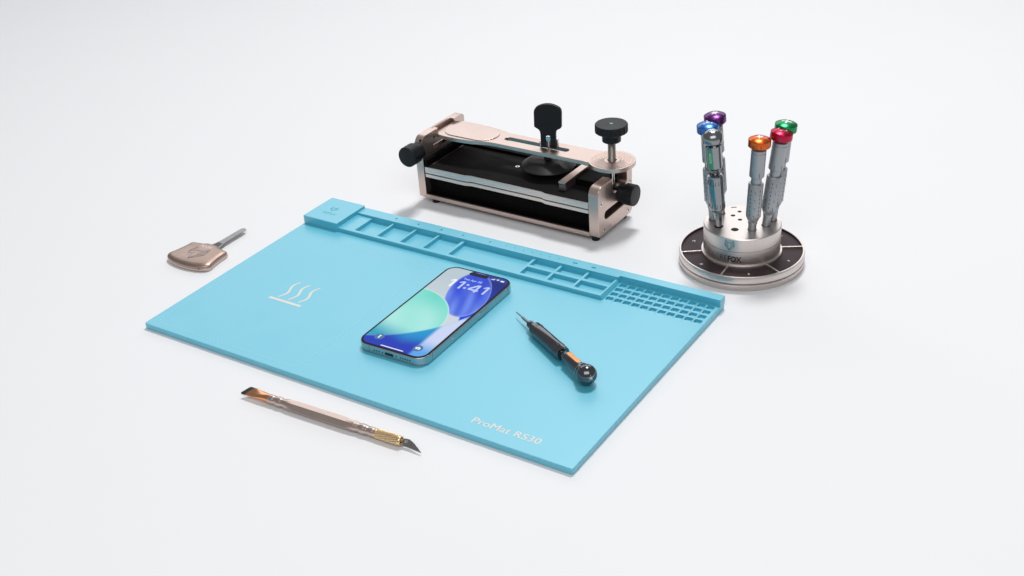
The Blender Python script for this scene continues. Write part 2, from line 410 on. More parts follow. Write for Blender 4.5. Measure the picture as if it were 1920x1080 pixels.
def wallpaper(x, y):
    # pale grey at upper left, navy at the right
    c = mixc(L(188, 206, 216), L(212, 219, 228), sst(140, 60, y))
    # navy to blue field on the right of the lens
    dx, dy = x - 46, y - 108; al = dx * -.345 + dy * .94; pe = dx * .94 + dy * .345
    lens = math.sqrt((al / 40) ** 2 + (pe / 20.5) ** 2)
    right = sst(-1.0, 1.0, pe + al * .08 + 2) * sst(61, 66, y + x * .10)
    navy = mixc(L(24, 64, 222), L(8, 36, 128), sst(70, 140, y))
    c = mixc(c, navy, right)
    top = sst(-2, 3, pe - 6 + (y - 140) * .2) * sst(136, 144, y) ; c = mixc(c, L(40, 62, 160), top)
    # blue lens
    if lens < 1.06:
        t = sst(1.015, .985, lens)
        lc = mixc(L(46, 80, 224), L(96, 130, 242), sst(10, -34, al))
        st = .5 + .5 * math.sin((pe * .33 + al * .075) + 1.0); lc = mixc(lc, L(126, 158, 252), st * .55 * sst(32, -5, al))
        st2 = .5 + .5 * math.sin(pe * .55 - al * .03 + 2.4); lc = mixc(lc, L(30, 58, 204), st2 * .45)
        lc = mixc(lc, L(36, 62, 176), sst(6, 19, pe) * .6 * sst(-10, 25, al))
        lc = mixc(lc, L(150, 170, 245), sst(.90, 1.0, lens) * .55)
        c = mixc(c, lc, t)
    # mint disc
    r1 = math.hypot(x - 2, y - 47)
    if r1 < 54:
        t = sst(53.4, 52.4, r1)
        gc = mixc(L(176, 240, 232), L(112, 222, 206), sst(18, 53, math.hypot(x - 20, y - 40)))
        fold = .5 + .5 * math.sin((x * .9 + y * .45) * .16 + 1.2); gc = mixc(gc, L(150, 232, 222), fold * .5)
        gc = mixc(gc, L(28, 160, 196), sst(46, 17, y + x * .22) * .95)
        gc = mixc(gc, L(235, 252, 250), sst(51.3, 52.4, r1) * .55)
        c = mixc(c, gc, t)
    # lower fold: everything beyond the big arc
    r2 = math.hypot(x + 38, y - 118)
    if r2 > 113:
        t = sst(114.2, 115.0, r2)
        lo = mixc(L(34, 60, 190), L(30, 150, 214), sst(8, 30, y - abs(x - 38) * .25) * sst(10, 34, x))
        lo = mixc(lo, L(36, 172, 206), sst(30, 56, y) * sst(60, 44, x))
        lo = mixc(lo, mixc(L(96, 170, 242), L(208, 220, 252), sst(6, 30, y)), sst(52.5, 57.5, x))
        lo = mixc(lo, L(28, 70, 226), sst(66, 78, y) * sst(57, 62, x))
        lo = mixc(lo, L(150, 215, 240), sst(117, 115, r2) * .35)
        c = mixc(c, lo, t)
    return c
nx, ny = 150, 310
sx0, sx1, sy0, sy1, sr = 2.5, PW - 2.5, 2.5, PL - 2.5, 9.2
me = bpy.data.meshes.new('display'); bm = bmesh.new()
g = {}
def edge_lim(y):
    if y < sy0 + sr: d = sy0 + sr - y
    elif y > sy1 - sr: d = y - (sy1 - sr)
    else: d = 0
    return sr - math.sqrt(max(0, sr * sr - d * d))
for j in range(ny + 1):
    y = sy0 + (sy1 - sy0) * j / ny; e = edge_lim(y)
    for i in range(nx + 1):
        g[i, j] = bm.verts.new(((sx0 + e + (sx1 - sx0 - 2 * e) * i / nx) * MM, y * MM, 8.33 * MM))
for j in range(ny):
    for i in range(nx): bm.faces.new((g[i, j], g[i + 1, j], g[i + 1, j + 1], g[i, j + 1]))
bm.to_mesh(me); bm.free()
at = me.color_attributes.new('picture', 'FLOAT_COLOR', 'POINT')
for i, v in enumerate(me.vertices): at.data[i].color = (*wallpaper(v.co.x / MM, v.co.y / MM - 2.0), 1)
m, nt, bs = principled('lit_display'); bs.inputs['Base Color'].default_value = (0, 0, 0, 1); bs.inputs['Roughness'].default_value = .08
bs.inputs['Specular IOR Level'].default_value = .04
va = nt.nodes.new('ShaderNodeVertexColor'); va.layer_name = 'picture'
nt.links.new(va.outputs['Color'], bs.inputs['Emission Color']); bs.inputs['Emission Strength'].default_value = .90
disp = link('display', me, m, phone)
part('camera_cutout', B().prism(rrect(25.7, 46.3, 141.0, 146.6, 2.8), 8.3, 8.38), 'glass_black', phone)
Z = 8.42
b = B(); dh, dw = 13.2, 2.25
def one(x): b.ribbon([(x - 4.3, 125.0), (x - 1.6, 127.4), (x - .2, 128.1)], [1.6, 2.1, 2.2], Z - .04, Z); b.ribbon([(x, 114.9), (x, 128.1)], dw, Z - .04, Z + .004)
one(21.4); part('clock_digits', b, 'screen_white', disp); b = B(); one(31.2)
for y in (118.2, 124.3): b.cyl(1.45, Z - .04, Z, 20, T(36.4, y))
b.ribbon([(48.3, 114.9), (48.3, 128.1)], dw, Z - .04, Z); b.ribbon([(40.2, 118.2), (51.0, 118.2)], 2.3, Z - .04, Z + .004); b.ribbon([(40.6, 118.6), (47.2, 127.6)], 2.4, Z - .04, Z + .002)
one(57.6)
part('clock_digits', b, 'screen_soft', disp)
part('date_text', xf(text('Tue Apr 28', 3.0, bold=.01), T(36.1, 131.6, Z)), 'screen_soft', disp)
b = B()
for k in range(4): b.box(50.2 + 1.0 * k, 50.9 + 1.0 * k, 142.1, 143.0 + .55 * k, Z - .04, Z)
for rr in (.8, 1.7, 2.6): b.ribbon(arc(57.1, 142.1, rr, 50, 130, 6), .55, Z - .04, Z)
b.prism(rrect(60.4, 64.2, 142.1, 144.3, .6, 3), Z - .04, Z)
part('status_icons', b, 'screen_white', disp)
part('home_bar', B().prism(rrect(24.4, 48.2, 2.9 + .8, 4.0 + .8, .5, 3), Z - .04, Z), 'screen_white', disp)
ic = mat_emit('icon_disc', (.13, .30, .66), .55)
for (cx, cy, nm) in ((15.2, 15.0, 'torch'), (57.0, 13.9, 'camera')):
    part('icon_disc', B().cyl(4.6, Z - .06, Z - .01, 40, T(cx, cy)), ic, disp)
    b = B()
    if nm == 'torch':
        b.prism([(cx - .7, cy - 2.2), (cx + .7, cy - 2.2), (cx + .7, cy + .4), (cx - .7, cy + .4)], Z, Z + .05)
        b.prism([(cx - .8, cy + .7), (cx + .8, cy + .7), (cx + 1.2, cy + 2.3), (cx - 1.2, cy + 2.3)], Z, Z + .05)
        part('torch_icon', b, 'screen_white', disp)
    else:
        b.prism(rrect(cx - 2.3, cx + 2.3, cy - 1.6, cy + 1.4, .5, 3), Z, Z + .05); b.prism(rrect(cx - .9, cx + .9, cy + 1.3, cy + 2.0, .2, 2), Z, Z + .05)
        part('camera_icon', b, 'screen_white', disp)
        part('camera_icon', B().lathe([(.9, Z + .06), (.9, Z + .09), (.55, Z + .09), (.55, Z + .06)], 20, T(cx, cy - .1), caps=False), ic, disp)
# side keys, antenna bands, port, holes
part('power_button', B().prism(rrect(86.8, 103.9, 2.7, 5.5, 1.3), PW - .2, PW + .45, AX_A), 'titanium', phone, bevel=.2)
part('camera_button', B().prism(rrect(42.6, 60.0, 2.6, 5.6, 1.5), PW - .2, PW + .12, AX_A), 'titanium', phone, bevel=.08)
for y in (13.6, 136.6): part('antenna_band', B().box(PW - .3, PW + .03, y, y + .7, .9, 7.2), 'band', phone)
part('antenna_band', B().box(14.0, 14.7, -.03, .3, .9, 7.2), 'band', phone)
part('charging_port', B().prism(rrect(31.2, 40.6, 2.75, 5.55, 1.35), -.04, .3, AX_B), 'ink', phone)
for x in (20.3, 22.8, 25.3, 48.2, 50.6, 53.0, 55.4, 57.8):
    part('speaker_hole', B().cyl(.75, -.3, .04, 14, frame((x, 0, 4.15), (1, 0, 0), (0, 0, 1), (0, -1, 0))), 'ink', phone)
for x in (28.9, 43.4): part('case_screw', B().cyl(.75, -.3, .05, 14, frame((x, 0, 4.15), (1, 0, 0), (0, 0, 1), (0, -1, 0))), 'slot', phone)

# ------------------------------------------------------------------ screwdriver lying on the mat (local z runs from tip to head)
tip = Vector((0.002345, 0.950633, 0.0119)); head = Vector((0.05574, 0.83812, 0.0153))
ax_d = (head - tip).normalized(); LT = (head - tip).length / MM
drv = thing('screwdriver', 'black polished screwdriver with round star marked head and orange inlay lying on the blue mat', 'screwdriver', axis_frame(tip, ax_d))
hz = LT
def sphere_prof(R, c, a0, a1, n=14): return [(max(0, R * math.cos(math.radians(a0 + (a1 - a0) * i / n))) if i < n or a1 < 89 else 0.0, c + R * math.sin(math.radians(a0 + (a1 - a0) * i / n))) for i in range(n + 1)]
part('bit', B().lathe([(0, 0), (.5, .2), (.6, 2), (.65, 11), (1.25, 13), (1.35, 26)], 20), 'steel', drv)
part('collar', B().lathe([(1.8, 24.6), (3.0, 25.2), (3.5, 26.6), (3.5, 29.5), (3.1, 30.5), (3.1, 31.5), (4.2, 33.2), (4.2, 36)], 36), 'gunmetal', drv, sharp=25)
z0, z1 = 35.0, hz - 38.5
grip = part('grip', B().lathe([(3.2, z0 - .3), (5.4, z0), (6.3, z0 + 1.2), (6.4, z0 + 3), (6.4, z1 - 2), (6.0, z1 - .4), (4.9, z1), (3.0, z1)], 56), 'gunmetal', drv, sharp=25)
for zz in (z0 + 5.0, z1 - 9.0):
    b = B()
    for k in range(9):
        a = 2 * PI * k / 9 + .25
        Mk = Matrix.Rotation(a, 4, 'Z') @ T(6.4, 0, zz)
        b.box(-.2, .06, -1.1, 1.1, 0, .45, Mk); b.box(-.2, .06, -1.1, -.7, 0, 3.6, Mk); b.box(-.2, .06, .7, 1.1, 0, 3.6, Mk)
    part('slot_ring', b, 'slot', grip)
part('neck', B().lathe([(2.6, z1 - .5), (2.6, z1 + 1.2), (3.4, z1 + 2.6), (3.0, z1 + 4.4), (3.0, z1 + 5.2)], 36), 'polished', drv)
u0, u1 = z1 + 4.6, hz - 9.6
up = part('upper_handle', B().lathe([(3.0, u0), (4.6, u0 + .5), (5.2, u0 + 1.8), (5.25, u0 + 3), (5.25, u1 - 1.4), (5.6, u1 - 1.2), (5.6, u1), (4.4, u1 + .3), (4.4, u1 + 1.6), (6.5, u1 + 2.2), (6.7, u1 + 3.2), (5.0, u1 + 4.5)], 56), 'gunmetal', drv, sharp=25)
DM = drv.matrix_world.inverted()
updir = DM.to_3x3() @ Vector((0.22, -0.08, 0.95)); ua = math.atan2(updir.y, updir.x)
def patch(r, ac, aw, za, zb_, n=14, m=24, rad=1.8, t=.15):
    """stadium shaped inlay wrapped round a rod"""
    b = B(); o = rrect(-aw, aw, za, zb_, min(aw, (zb_ - za) / 2) * .95, 8)
    P = [(r + t, x / r + ac, z) for x, z in o]; Q = [(r - t, x / r + ac, z) for x, z in o]
    vs = [(q * math.cos(a), q * math.sin(a), z) for q, a, z in P] + [(q * math.cos(a), q * math.sin(a), z) for q, a, z in Q]
    # strips across so that it follows the curve
    b2 = B(); k = 10; zs = [za + (zb_ - za) * i / 40 for i in range(41)]
    rr = min(aw, (zb_ - za) / 2)
    def half(z):
        d = max(0, za + rr - z, z - (zb_ - rr)); return math.sqrt(max(0, rr * rr - d * d)) + 1e-3
    grid = []
    for z in zs:
        h = half(z); grid.append([len(b2.v) + i for i in range(k + 1)])
        for i in range(k + 1):
            a = ac + (-h + 2 * h * i / k) / r; b2.v.append(Vector(((r + t) * math.cos(a), (r + t) * math.sin(a), z)))
    for A, C in zip(grid, grid[1:]):
        for i in range(k): b2.f.append((A[i], A[i + 1], C[i + 1], C[i]))
    return b2
part('inlay', patch(5.25, ua, 2.3, u0 + 3.0, u1 - 2.2, t=.1), 'orange_inlay', up)
part('head_ring', B().lathe([(4.6, u1 + .2), (6.2, u1 + .8), (6.9, u1 + 2.2), (6.9, u1 + 2.9), (5.5, u1 + 3.4)], 48, caps=False), 'polished', drv, sharp=30)
hd = part('head', B().lathe(sphere_prof(8.7, hz, -62, 90, 22), 64), 'gunmetal', drv, sharp=50)
pole = frame((0, 0, 0), (1, 0, 0), (0, 1, 0), (0, 0, 1))
camdir = DM.to_3x3() @ Vector((0.0, -0.83, 0.56)); roll = math.atan2(camdir.y, camdir.x)
def on_sphere(b, R, c, off=.08):
    return xf(b, fn=lambda v: Vector((v.x, v.y, c + math.sqrt(max(0, (R + off) ** 2 - v.x ** 2 - v.y ** 2)) + v.z)))
b = B(); st = star(5, 3.1, 1.15); st = [(x, y) for x, y in st]
for i in range(10): b.prism([(0, 0), st[i], st[(i + 1) % 10]], -.05, 0)
updl = DM.to_3x3() @ Vector((0, 0, 1)); ra = math.atan2(updl.y, updl.x) - PI / 2
part('star_mark', on_sphere(xf(b, T(1.2 * math.cos(roll), 1.2 * math.sin(roll)) @ Rz(ra)), 8.7, hz), 'silver_mark', hd)

# ------------------------------------------------------------------ brush and knife pen on the table (local z from brush to blade)
pu = Vector((0.844, -0.536, 0)).normalized()
p0 = Vector((-0.2060, 0.8499, 0.0047)) - pu * 0.0288
PENF = axis_frame(p0, pu)               # local x = up x axis (horizontal, across), y = up
pen = thing('craft_knife', 'rose gold pen with knife blade at one end and black brush at the other', 'craft knife', PENF)
def loft(secs, n=48):
    """secs: (z, fn(angle)->(x,y))"""
    b = B(); rows = []
    for z, fn in secs:
        rows.append([len(b.v) + i for i in range(n)])
        for i in range(n): x, y = fn(2 * PI * i / n); b.v.append(Vector((x, y, z)))
    for A, C in zip(rows, rows[1:]):
        for i in range(n): b.f.append((A[i], A[(i + 1) % n], C[(i + 1) % n], C[i]))
    b.f.append(tuple(rows[0][::-1])); b.f.append(tuple(rows[-1])); return b
def hexr(a, R): # flat-to-flat R*2, flats up and down
    k = (a - PI / 2 + PI / 6) % (PI / 3) - PI / 6
    return R / math.cos(k)
prof = [(28.8, 3.75, 0), (29.3, 4.0, 0), (33.0, 4.05, 0), (34.5, 3.6, 0), (35.5, 3.75, 0), (38.5, 4.35, 0), (40.5, 4.2, 0), (43.2, 3.7, 0), (44.5, 3.85, .05), (48.0, 4.35, .3), (52, 4.5, .75), (56, 4.55, 1.0),
        (83, 4.6, 1.0), (108, 4.55, 1.0), (112, 4.5, .75), (116.0, 4.4, .3), (119.5, 4.0, .05), (121.2, 3.7, 0), (123.2, 4.2, 0), (125.2, 4.35, 0), (128.5, 3.9, 0), (130.5, 3.55, 0), (132.0, 3.9, 0), (134.5, 4.0, 0), (136.6, 3.7, 0)]
def lerp_prof(z):
    for (a, r0, w0), (c, r1, w1) in zip(prof, prof[1:]):
        if a <= z <= c:
            t = (z - a) / (c - a); t = t * t * (3 - 2 * t) if (c - a) < 5 else t
            return r0 + (r1 - r0) * t, w0 + (w1 - w0) * t
    return prof[-1][1], 0
secs = []
N = 180
for i in range(N + 1):
    z = 28.8 + (136.6 - 28.8) * i / N; r, w = lerp_prof(z)
    secs.append((z, (lambda r, w: lambda a: tuple((w * hexr(a, r) * .97 + (1 - w) * r) * f(a) for f in (math.cos, math.sin)))(r, w)))
handle = part('handle', loft(secs, 72), 'rose', pen, sharp=22)
b = text('REFOX', 2.6, bold=.01); cz = 84
ru = Matrix.Rotation(math.radians(60) * 0, 4, 'Z')
# on the flat that faces up-front
fa = math.radians(90)
b = xf(b, fn=lambda v: Vector((0 - (v.y - 1.3), 4.57 + v.z, cz + v.x)))
part('lettering', b, 'rose_light', handle)
# ferrule: round at the handle, flattened at the bristles, end cut on a slant
def fer(t, grow=0.0):
    hw = 3.7 + (4.5 - 3.7) * sst(0, 1, t); ht = 3.7 + (1.3 - 3.7) * sst(0, .95, t); e = 1 + .9 * t
    def fn(a):
        c, s_ = math.cos(a), math.sin(a); k = (abs(c) ** (2 * e) + abs(s_) ** (2 * e)) ** (-1 / (2 * e))
        x, y = (hw + grow) * k * c, (ht + grow) * k * s_
        an = math.radians(24) * t
        return (x * math.cos(an) - y * math.sin(an), x * math.sin(an) + y * math.cos(an) + .9 * t)
    return fn
fb = loft([(29.2 - 20.8 * i / 24, fer(i / 24)) for i in range(25)], 56)
for v in fb.v:
    if v.z < 12: v.z += v.x * .75 * sst(17, 8.4, v.z)
part('ferrule', fb, 'copper', pen, sharp=35)
fb = loft([(9.5 - 5.9 * i / 6, fer(.97, -.15)) for i in range(7)], 40)
for v in fb.v: v.z += v.x * .75 - (.35 * math.sin(v.x * 5) * .6 if v.z < 5 else 0)
part('bristles', fb, 'bristle', pen)
# knurled brass chuck
def knurl(a, r, z): return r + .20 * math.sin(18 * a + z * 1.35) if 138.6 < z < 159.4 else r
ch = [(3.6, 136.4), (3.85, 137.0)] + [(3.95, 138.0 + 21.8 * i / 64) for i in range(65)] + [(4.0, 160.2), (3.8, 161.6), (3.0, 162.0), (3.0, 161.0), (0, 161.0)]
part('chuck', B().lathe(ch, 160, None, knurl), 'gold', pen, sharp=60)
b = B()
for k in range(4): b.lathe([(0, 160.6), (1.05, 160.6), (.95, 163.0), (0, 163.4)], 16, Matrix.Rotation(PI / 2 * k + .5, 4, 'Z') @ T(1.75, 0, 0))
part('chuck_jaws', b, 'gold', pen)
# blade: plane holding the axis, leaning so that its face looks up and forward
wv = Matrix.Rotation(math.radians(-50), 4, 'Z')      # width direction from +y tipped toward back
blade_pts = [(-3.1, 160), (3.2, 160), (3.4, 163.5)] + [(3.6 + .5 * math.sin(t * PI * .55), 163.5 + 6 * t) for t in (.2, .5, .8, 1.0)] + [(2.9, 173.0), (1.0, 177.0), (-1.6, 181.4), (-4.4, 185.6), (-4.0, 181), (-3.5, 174), (-3.2, 166)]
Mb = wv @ frame((0, 0, 0), (0, 1, 0), (0, 0, 1), (1, 0, 0))
blade_pts = [(x * .86 - .2, 160 + (z_ - 160) * .87) for x, z_ in blade_pts]
part('blade', B().prism(blade_pts, -.28, .28, Mb), 'steel', pen, bevel=.12, seg=1)
bt = text('11', 2.0, bold=.01); part('blade_mark', xf(bt, Mb @ frame((.0, 166.0, -.34), (0, 1, 0), (1, 0, 0), (0, 0, -1))), 'silver_mark', pen)

# ------------------------------------------------------------------ pry tool on the table (local x across, y toward the blade)
PRYF = T(-0.31444, 1.11420, 0) @ Rz(TH)
pry = thing('pry_tool', 'small rose metal shield shaped pry tool with grey steel blade lying on the white table', 'pry tool', PRYF)
cx = -3.3
half = [(0, -20.5)] + [(29.5 * math.sin(t * PI / 2) * .98, -20.5 + 10.0 * (1 - math.cos(t * PI / 2))) for t in (.15, .3, .45, .6, .75, .88, .96)] + [(29.3, -10.0), (29.2, -8.2), (27.6, -2), (26.2, 6), (25.4, 13), (25.2, 17.2), (24.6, 19.0), (23.0, 20.0), (18, 20.9), (13, 21.8), (9, 23.0), (7, 24.6)]
out = [(cx + x, y) for x, y in half] + [(cx - x, y) for x, y in half[:0:-1]]
def inset(o, k, yk=None): return [(cx + (x - cx) * k, 1 + (y - 1) * (yk or k)) for x, y in o]
def stack(levels):
    b = B(); n = len(levels[0][0]); rows = []
    for o, z in levels:
        rows.append([len(b.v) + i for i in range(n)]); b.v += [Vector((x, y, z)) for x, y in o]
    for A, C in zip(rows, rows[1:]):
        for i in range(n): b.f.append((A[i], A[(i + 1) % n], C[(i + 1) % n], C[i]))
    b.f.append(tuple(rows[0][::-1])); b.f.append(tuple(rows[-1])); return b
part('lower_shell', stack([(inset(out, .96), 0.0), (inset(out, .992), .5), (out, 1.1), (out, 3.3), (inset(out, .99), 3.6)]), 'rose', pry, sharp=40)
ush = part('upper_shell', stack([(inset(out, .992), 3.5), (out, 3.8), (out, 5.2), (inset(out, .985), 5.9), (inset(out, .94), 6.9), (inset(out, .84), 7.8), (inset(out, .76), 8.1), (inset(out, .5), 8.35), (inset(out, .2), 8.45)]), 'rose_dark_reflect', pry, sharp=50)
part('emblem', xf(fox(21, .75), T(cx + .5, .5, 8.62)), 'rose_lines', ush)
part('lettering', xf(text('REFOX', 3.3, bold=.01), T(cx + .2, 13.6, 8.34)), 'rose_light', ush)
part('seam_notch', B().box(16.6, 17.8, -17.75, -15, 2.9, 4.0), 'ink', pry)
bo = [(-7.5, 19), (7.5, 19), (6.4, 26), (4.6, 31), (3.8, 37), (3.6, 45), (3.6, 66)] + arc(0, 66, 3.6, 0, 180, 10)[1:-1] + [(-3.6, 66), (-3.6, 45), (-3.8, 37), (-4.6, 31), (-6.4, 26)]
b = B(); b.prism([(x + cx + 1.6, y) for x, y in bo], 3.9, 4.7)
part('blade', b, 'steel', pry, bevel=.15, seg=1)
part('blade_root', B().prism([(cx + 1.6 - 4.6, 24), (cx + 1.6 + 4.6, 24), (cx + 1.6 + 2.9, 33), (cx + 1.6 - 2.9, 33)], 4.6, 4.85), 'slot', pry)

# ------------------------------------------------------------------ clamp fixture
CLF = T(-0.0853, 1.2154, 0) @ Rz(-0.611)
cl = thing('clamp_fixture', 'rose gold metal clamp fixture with black knobs and a flip lever standing on the table', 'clamp', CLF)
part('base_plate', B().box(-.5, 203, .2, 70.4, 5.0, 9.8), 'rose', cl, bevel=.6)
def rail_out(y0, y1, x0=1.0, x1=202.4, rec=1.9):
    return [(x0, y0), (52.5, y0), (60.0, y0 + rec), (146.8, y0 + rec), (151.8, y0), (x1, y0), (x1, y1), (x0, y1)]
part('inner_box', B().box(-.3, 202.9, 9.0, 68, 9.5, 31), 'cavity', cl)
part('base_lining', B().box(.1, 202.6, 2.6, 9.2, 9.6, 9.95), 'cavity', cl)
part('spacer', B().box(.2, 202.6, 3.2, 68, 34.0, 35.6), 'cavity', cl)
part('lower_rail', B().prism(rail_out(.3, 70), 30.3, 34.3), 'rail_reflection', cl, bevel=.4)
part('upper_rail', B().prism(rail_out(.0, 70), 35.3, 42.3), 'rail_reflection', cl, bevel=.5)
part('rubber_pad', B().prism(rail_out(.9, 69, 1.0, 202.4), 42.0, 42.9), 'rubber', cl, bevel=.2)
part('back_stop', B().box(4.5, 198, 66, 72, 42.5, 46), 'cavity', cl, bevel=.4)
part('end_strip', B().box(6.0, 7.0, 7.5, 68, 42.7, 43.15), 'rose', cl)
part('end_strip', B().box(196.5, 197.4, 18, 66, 42.7, 43.15), 'rose', cl)
part('end_filler', B().box(-.2, 4.2, 1.2, 69, 35.0, 49.5), 'cavity', cl)
sc = part('pad_screw', B().lathe([(2.3, 42.8), (2.3, 43.1), (2.0, 43.2), (1.3, 43.15), (1.1, 42.6)], 28, T(92.1, 42.7)), 'chrome', cl)
# left end plate
lp = B().prism(rrect(0, 79, 5.2, 75.2, [2.5, 2.5, 5, 10], 8), -9.2, 0, AX_A)
c = B()
c.prism(rrect(19.5, 46.0, 55.0, 61.0, 2.8), -4.5, 2, AX_A)
c.cyl(1.7, -5, 2, 20, frame((0, 22.8, 67.3), (0, 1, 0), (0, 0, 1), (1, 0, 0)))
c.cyl(1.5, -5, 2, 20, frame((0, 28.4, 67.9), (0, 1, 0), (0, 0, 1), (1, 0, 0)))
c.box(-6.6, -5.7, 27, 57, 73, 78)
c.cyl(1.8, -1, 8, 20, axis_frame((-2.6, 1.0, 71.5), (.1, .75, -.55)))
# notch where the arm hinges
c.box(-5.0, 1, 31, 60, 66.0, 80)
pl = link('end_plate', cut(lp.mesh('end_plate'), c), 'rose', cl, bevel=.9, seg=3, angle=50, sharp=40)
part('slot_rod', B().cyl(1.6, 20, 45.5, 18, frame((-2.2, 0, 58.8), (1, 0, 0), (0, 0, -1), (0, 1, 0))), 'chrome', pl)
# right end plate
ro = [(2.5, 5.2)] 
ro = rrect(0, 70.6, 5.2, 59.0, [3, 7, 5, 9], 8)
rp = B().prism(ro, 202.6, 214, AX_A)
c = B(); c.prism(arc(35.5, 46.5, 5.5, 180, 270, 8) + arc(53.5, 46.5, 5.5, 270, 360, 8) + [(59, 70), (30, 70)], 200, 217, AX_A)
c.prism(rrect(12.5, 62, 20.6, 29.0, 4.1, 8), 200, 217, AX_A)
pr = link('end_plate', cut(rp.mesh('end_plate'), c), 'rose', cl, bevel=1.0, seg=3, angle=50, sharp=40)
for (y, z) in ((5.4, 40.9), (10.8, 10.6), (60.5, 10.8), (65.5, 41.5)):
    Ms = frame((214, y, z), (0, 1, 0), (0, 0, 1), (1, 0, 0))
    s1 = part('screw', B().lathe([(2.5, -.5), (2.5, .15), (2.2, .35), (1.3, .35), (1.2, -.2)], 28, Ms), 'chrome', pr)
    part('screw_socket', B().lathe([(1.25, -.2), (1.25, .1)], 6, Ms), 'ink', s1)
# side knobs
def knob(M4, parent, r0, l0, r1, l1):
    def kn(a, r, z): return r + (.16 * math.sin(a * 44 + z * 2.4) * 1 if l0 + .8 < z < l1 - 1.0 and r > r1 - .2 else 0)
    pf = [(r0 - .6, -.2), (r0, .4), (r0, l0 - .6), (r0 - .2, l0), (r1 - .5, l0 + .1), (r1, l0 + .6)] + [(r1, l0 + .8 + (l1 - l0 - 1.8) * i / 12) for i in range(13)] + [(r1, l1 - .7), (r1 - .5, l1 - .1), (r1 - 1.2, l1)]
    return part('side_knob', B().lathe(pf, 132, M4, kn), 'black', parent, sharp=30)
knob(frame((214, 45, 37.2), (0, 1, 0), (0, 0, 1), (1, 0, 0)), cl, 9.4, 6.4, 11.0, 17.6)
part('knob_shaft', B().cyl(6, 200, 214.2, 28, frame((0, 45, 37.2), (0, 1, 0), (0, 0, 1), (1, 0, 0))), 'black', cl)
knob(frame((-4.4, 0, 60.5), (-1, 0, 0), (0, 0, 1), (0, -1, 0)), cl, 9.2, 6.8, 11.0, 21.4)
part('knob_screw', B().cyl(.7, -.1, .3, 14, frame((4.3, -4.0, 60.6), (0, 1, 0), (0, 0, 1), (1, 0, 0))), 'chrome', cl)
# top arm
ao = [(-1.5, 29.5), (-1.2, 27.0)] + [(2, 25.2), (8, 23.6), (18, 22.8), (34, 23.2), (48, 25.0), (58, 28.0), (66, 29.6), (72, 30.2)]
ao += [(180, 30.4), (182.5, 29.9), (184.2, 28.6), (186.3, 30 - 3.6)] if False else [(179, 30.4), (183.0, 29.6)]
ao += arc(204.8, 45.6, 23.9, 220.5, 360 + 139.5, 40)
ao += [(183.0, 61.4), (179, 60.2), (72, 60.2), (69.4, 60.9), (66, 62.6), (58, 64.2), (48, 65.8), (34, 67), (18, 67.4), (8, 67), (2, 65), (-1.2, 63.0), (-1.5, 60.5)]
am = B().prism(ao, 66.8, 71.0)
c = B(); c.prism(rrect(76.2, 153.6, 42.5, 50.5, 3.9, 8), 60, 80); c.cyl(4.9, 60, 80, 32, T(204.8, 45.6))
arm = link('top_arm', cut(am.mesh('top_arm'), c), 'rose', cl, bevel=.55, seg=3, angle=50, sharp=40)
part('arm_pad', B().prism(rrect(2.4, 67.2, 27.4, 62.6, 17.5, 14), 70.8, 71.75), 'rose', arm, bevel=.5, seg=3)
ring = B().lathe([(8.0, .0), (8.0, .16), (21.6, .16), (21.8, 0)], 72, caps=False)
o = part('ringed_face', ring, 'ringed', arm); o.location = (204.8 * MM, 45.6 * MM, 70.98 * MM)
part('hole_rim', B().lathe([(4.9, 70.2), (4.9, 71.2), (5.6, 71.25), (7.4, 71.1), (7.4, 70.9)], 40, T(204.8, 45.6), caps=False), 'rose', arm)
# pressure post with its big knob
def thread(a, r, z): return r + .28 * math.sin(z * 2 * PI / 1.15 + a)
part('threaded_post', B().lathe([(3.7, 60 + 34 * i / 190) for i in range(191)], 28, T(204.8, 45.6), thread), 'screw_steel', cl, sharp=60)
part('post_pin', B().lathe([(0, 42), (1.8, 42.2), (2.4, 44), (2.4, 60.5)], 24, T(204.8, 45.6)), 'chrome', cl)
def kn2(a, r, z): return r + (.16 * math.sin(a * 90) if 101.8 < z < 109.3 and r > 16 else 0)
pk = part('post_knob', B().lathe([(8.8, 91.4), (9.4, 91.9), (9.5, 92.4), (9.5, 101.4), (15.6, 101.5), (16.3, 102.0)] + [(16.3, 102.2 + 6.8 * i / 4) for i in range(5)] + [(16.3, 109.4), (15.7, 110.0), (0, 110.1)], 200, T(204.8, 45.6), kn2), 'black', cl, sharp=30)
part('centre_dot', B().cyl(1.6, 110.0, 110.2, 24, T(204.8, 45.6)), 'teal_dot', pk)
# suction pad and flip lever
part('pressure_pad', B().lathe([(0, 50.6), (24, 50.7), (28.0, 50.9), (28.5, 51.5), (28.2, 52.2), (20.5, 57.2), (19.0, 57.8), (5, 58.4), (4.2, 60), (4.2, 66.8), (0, 66.8)], 72, T(129, 46)), 'cup', cl, sharp=25)
LV = T(130.5, 46.0, 0) @ Rz(math.radians(19)) @ AX_B
lo = [(-8.0, 71.2), (-1.9, 71.2), (-1.9, 80.0)] + arc(0, 81.6, 2.9, 215, -35, 14) + [(1.9, 80.0), (1.9, 71.2), (8.0, 71.2), (8.0, 86)]
lo += [(8.4, 88.6), (9.6, 90.6), (11.2, 91.8), (12.8, 92.4)] + arc(12.4, 94.6, 1.9, -80, 0, 5) + arc(8.0, 108.5, 6.4, 0, 62, 8) + arc(0, 93.5, 23.4, 62, 118, 12) + arc(-8.0, 108.5, 6.4, 118, 180, 8) + arc(-12.4, 94.6, 1.9, 180, 260, 5)
lo += [(-12.8, 92.4), (-11.2, 91.8), (-9.6, 90.6), (-8.4, 88.6), (-8.0, 86)]
lev = part('flip_lever', B().prism(lo, -2.0, 2.0, LV), 'black', cl, bevel=.8, seg=3)
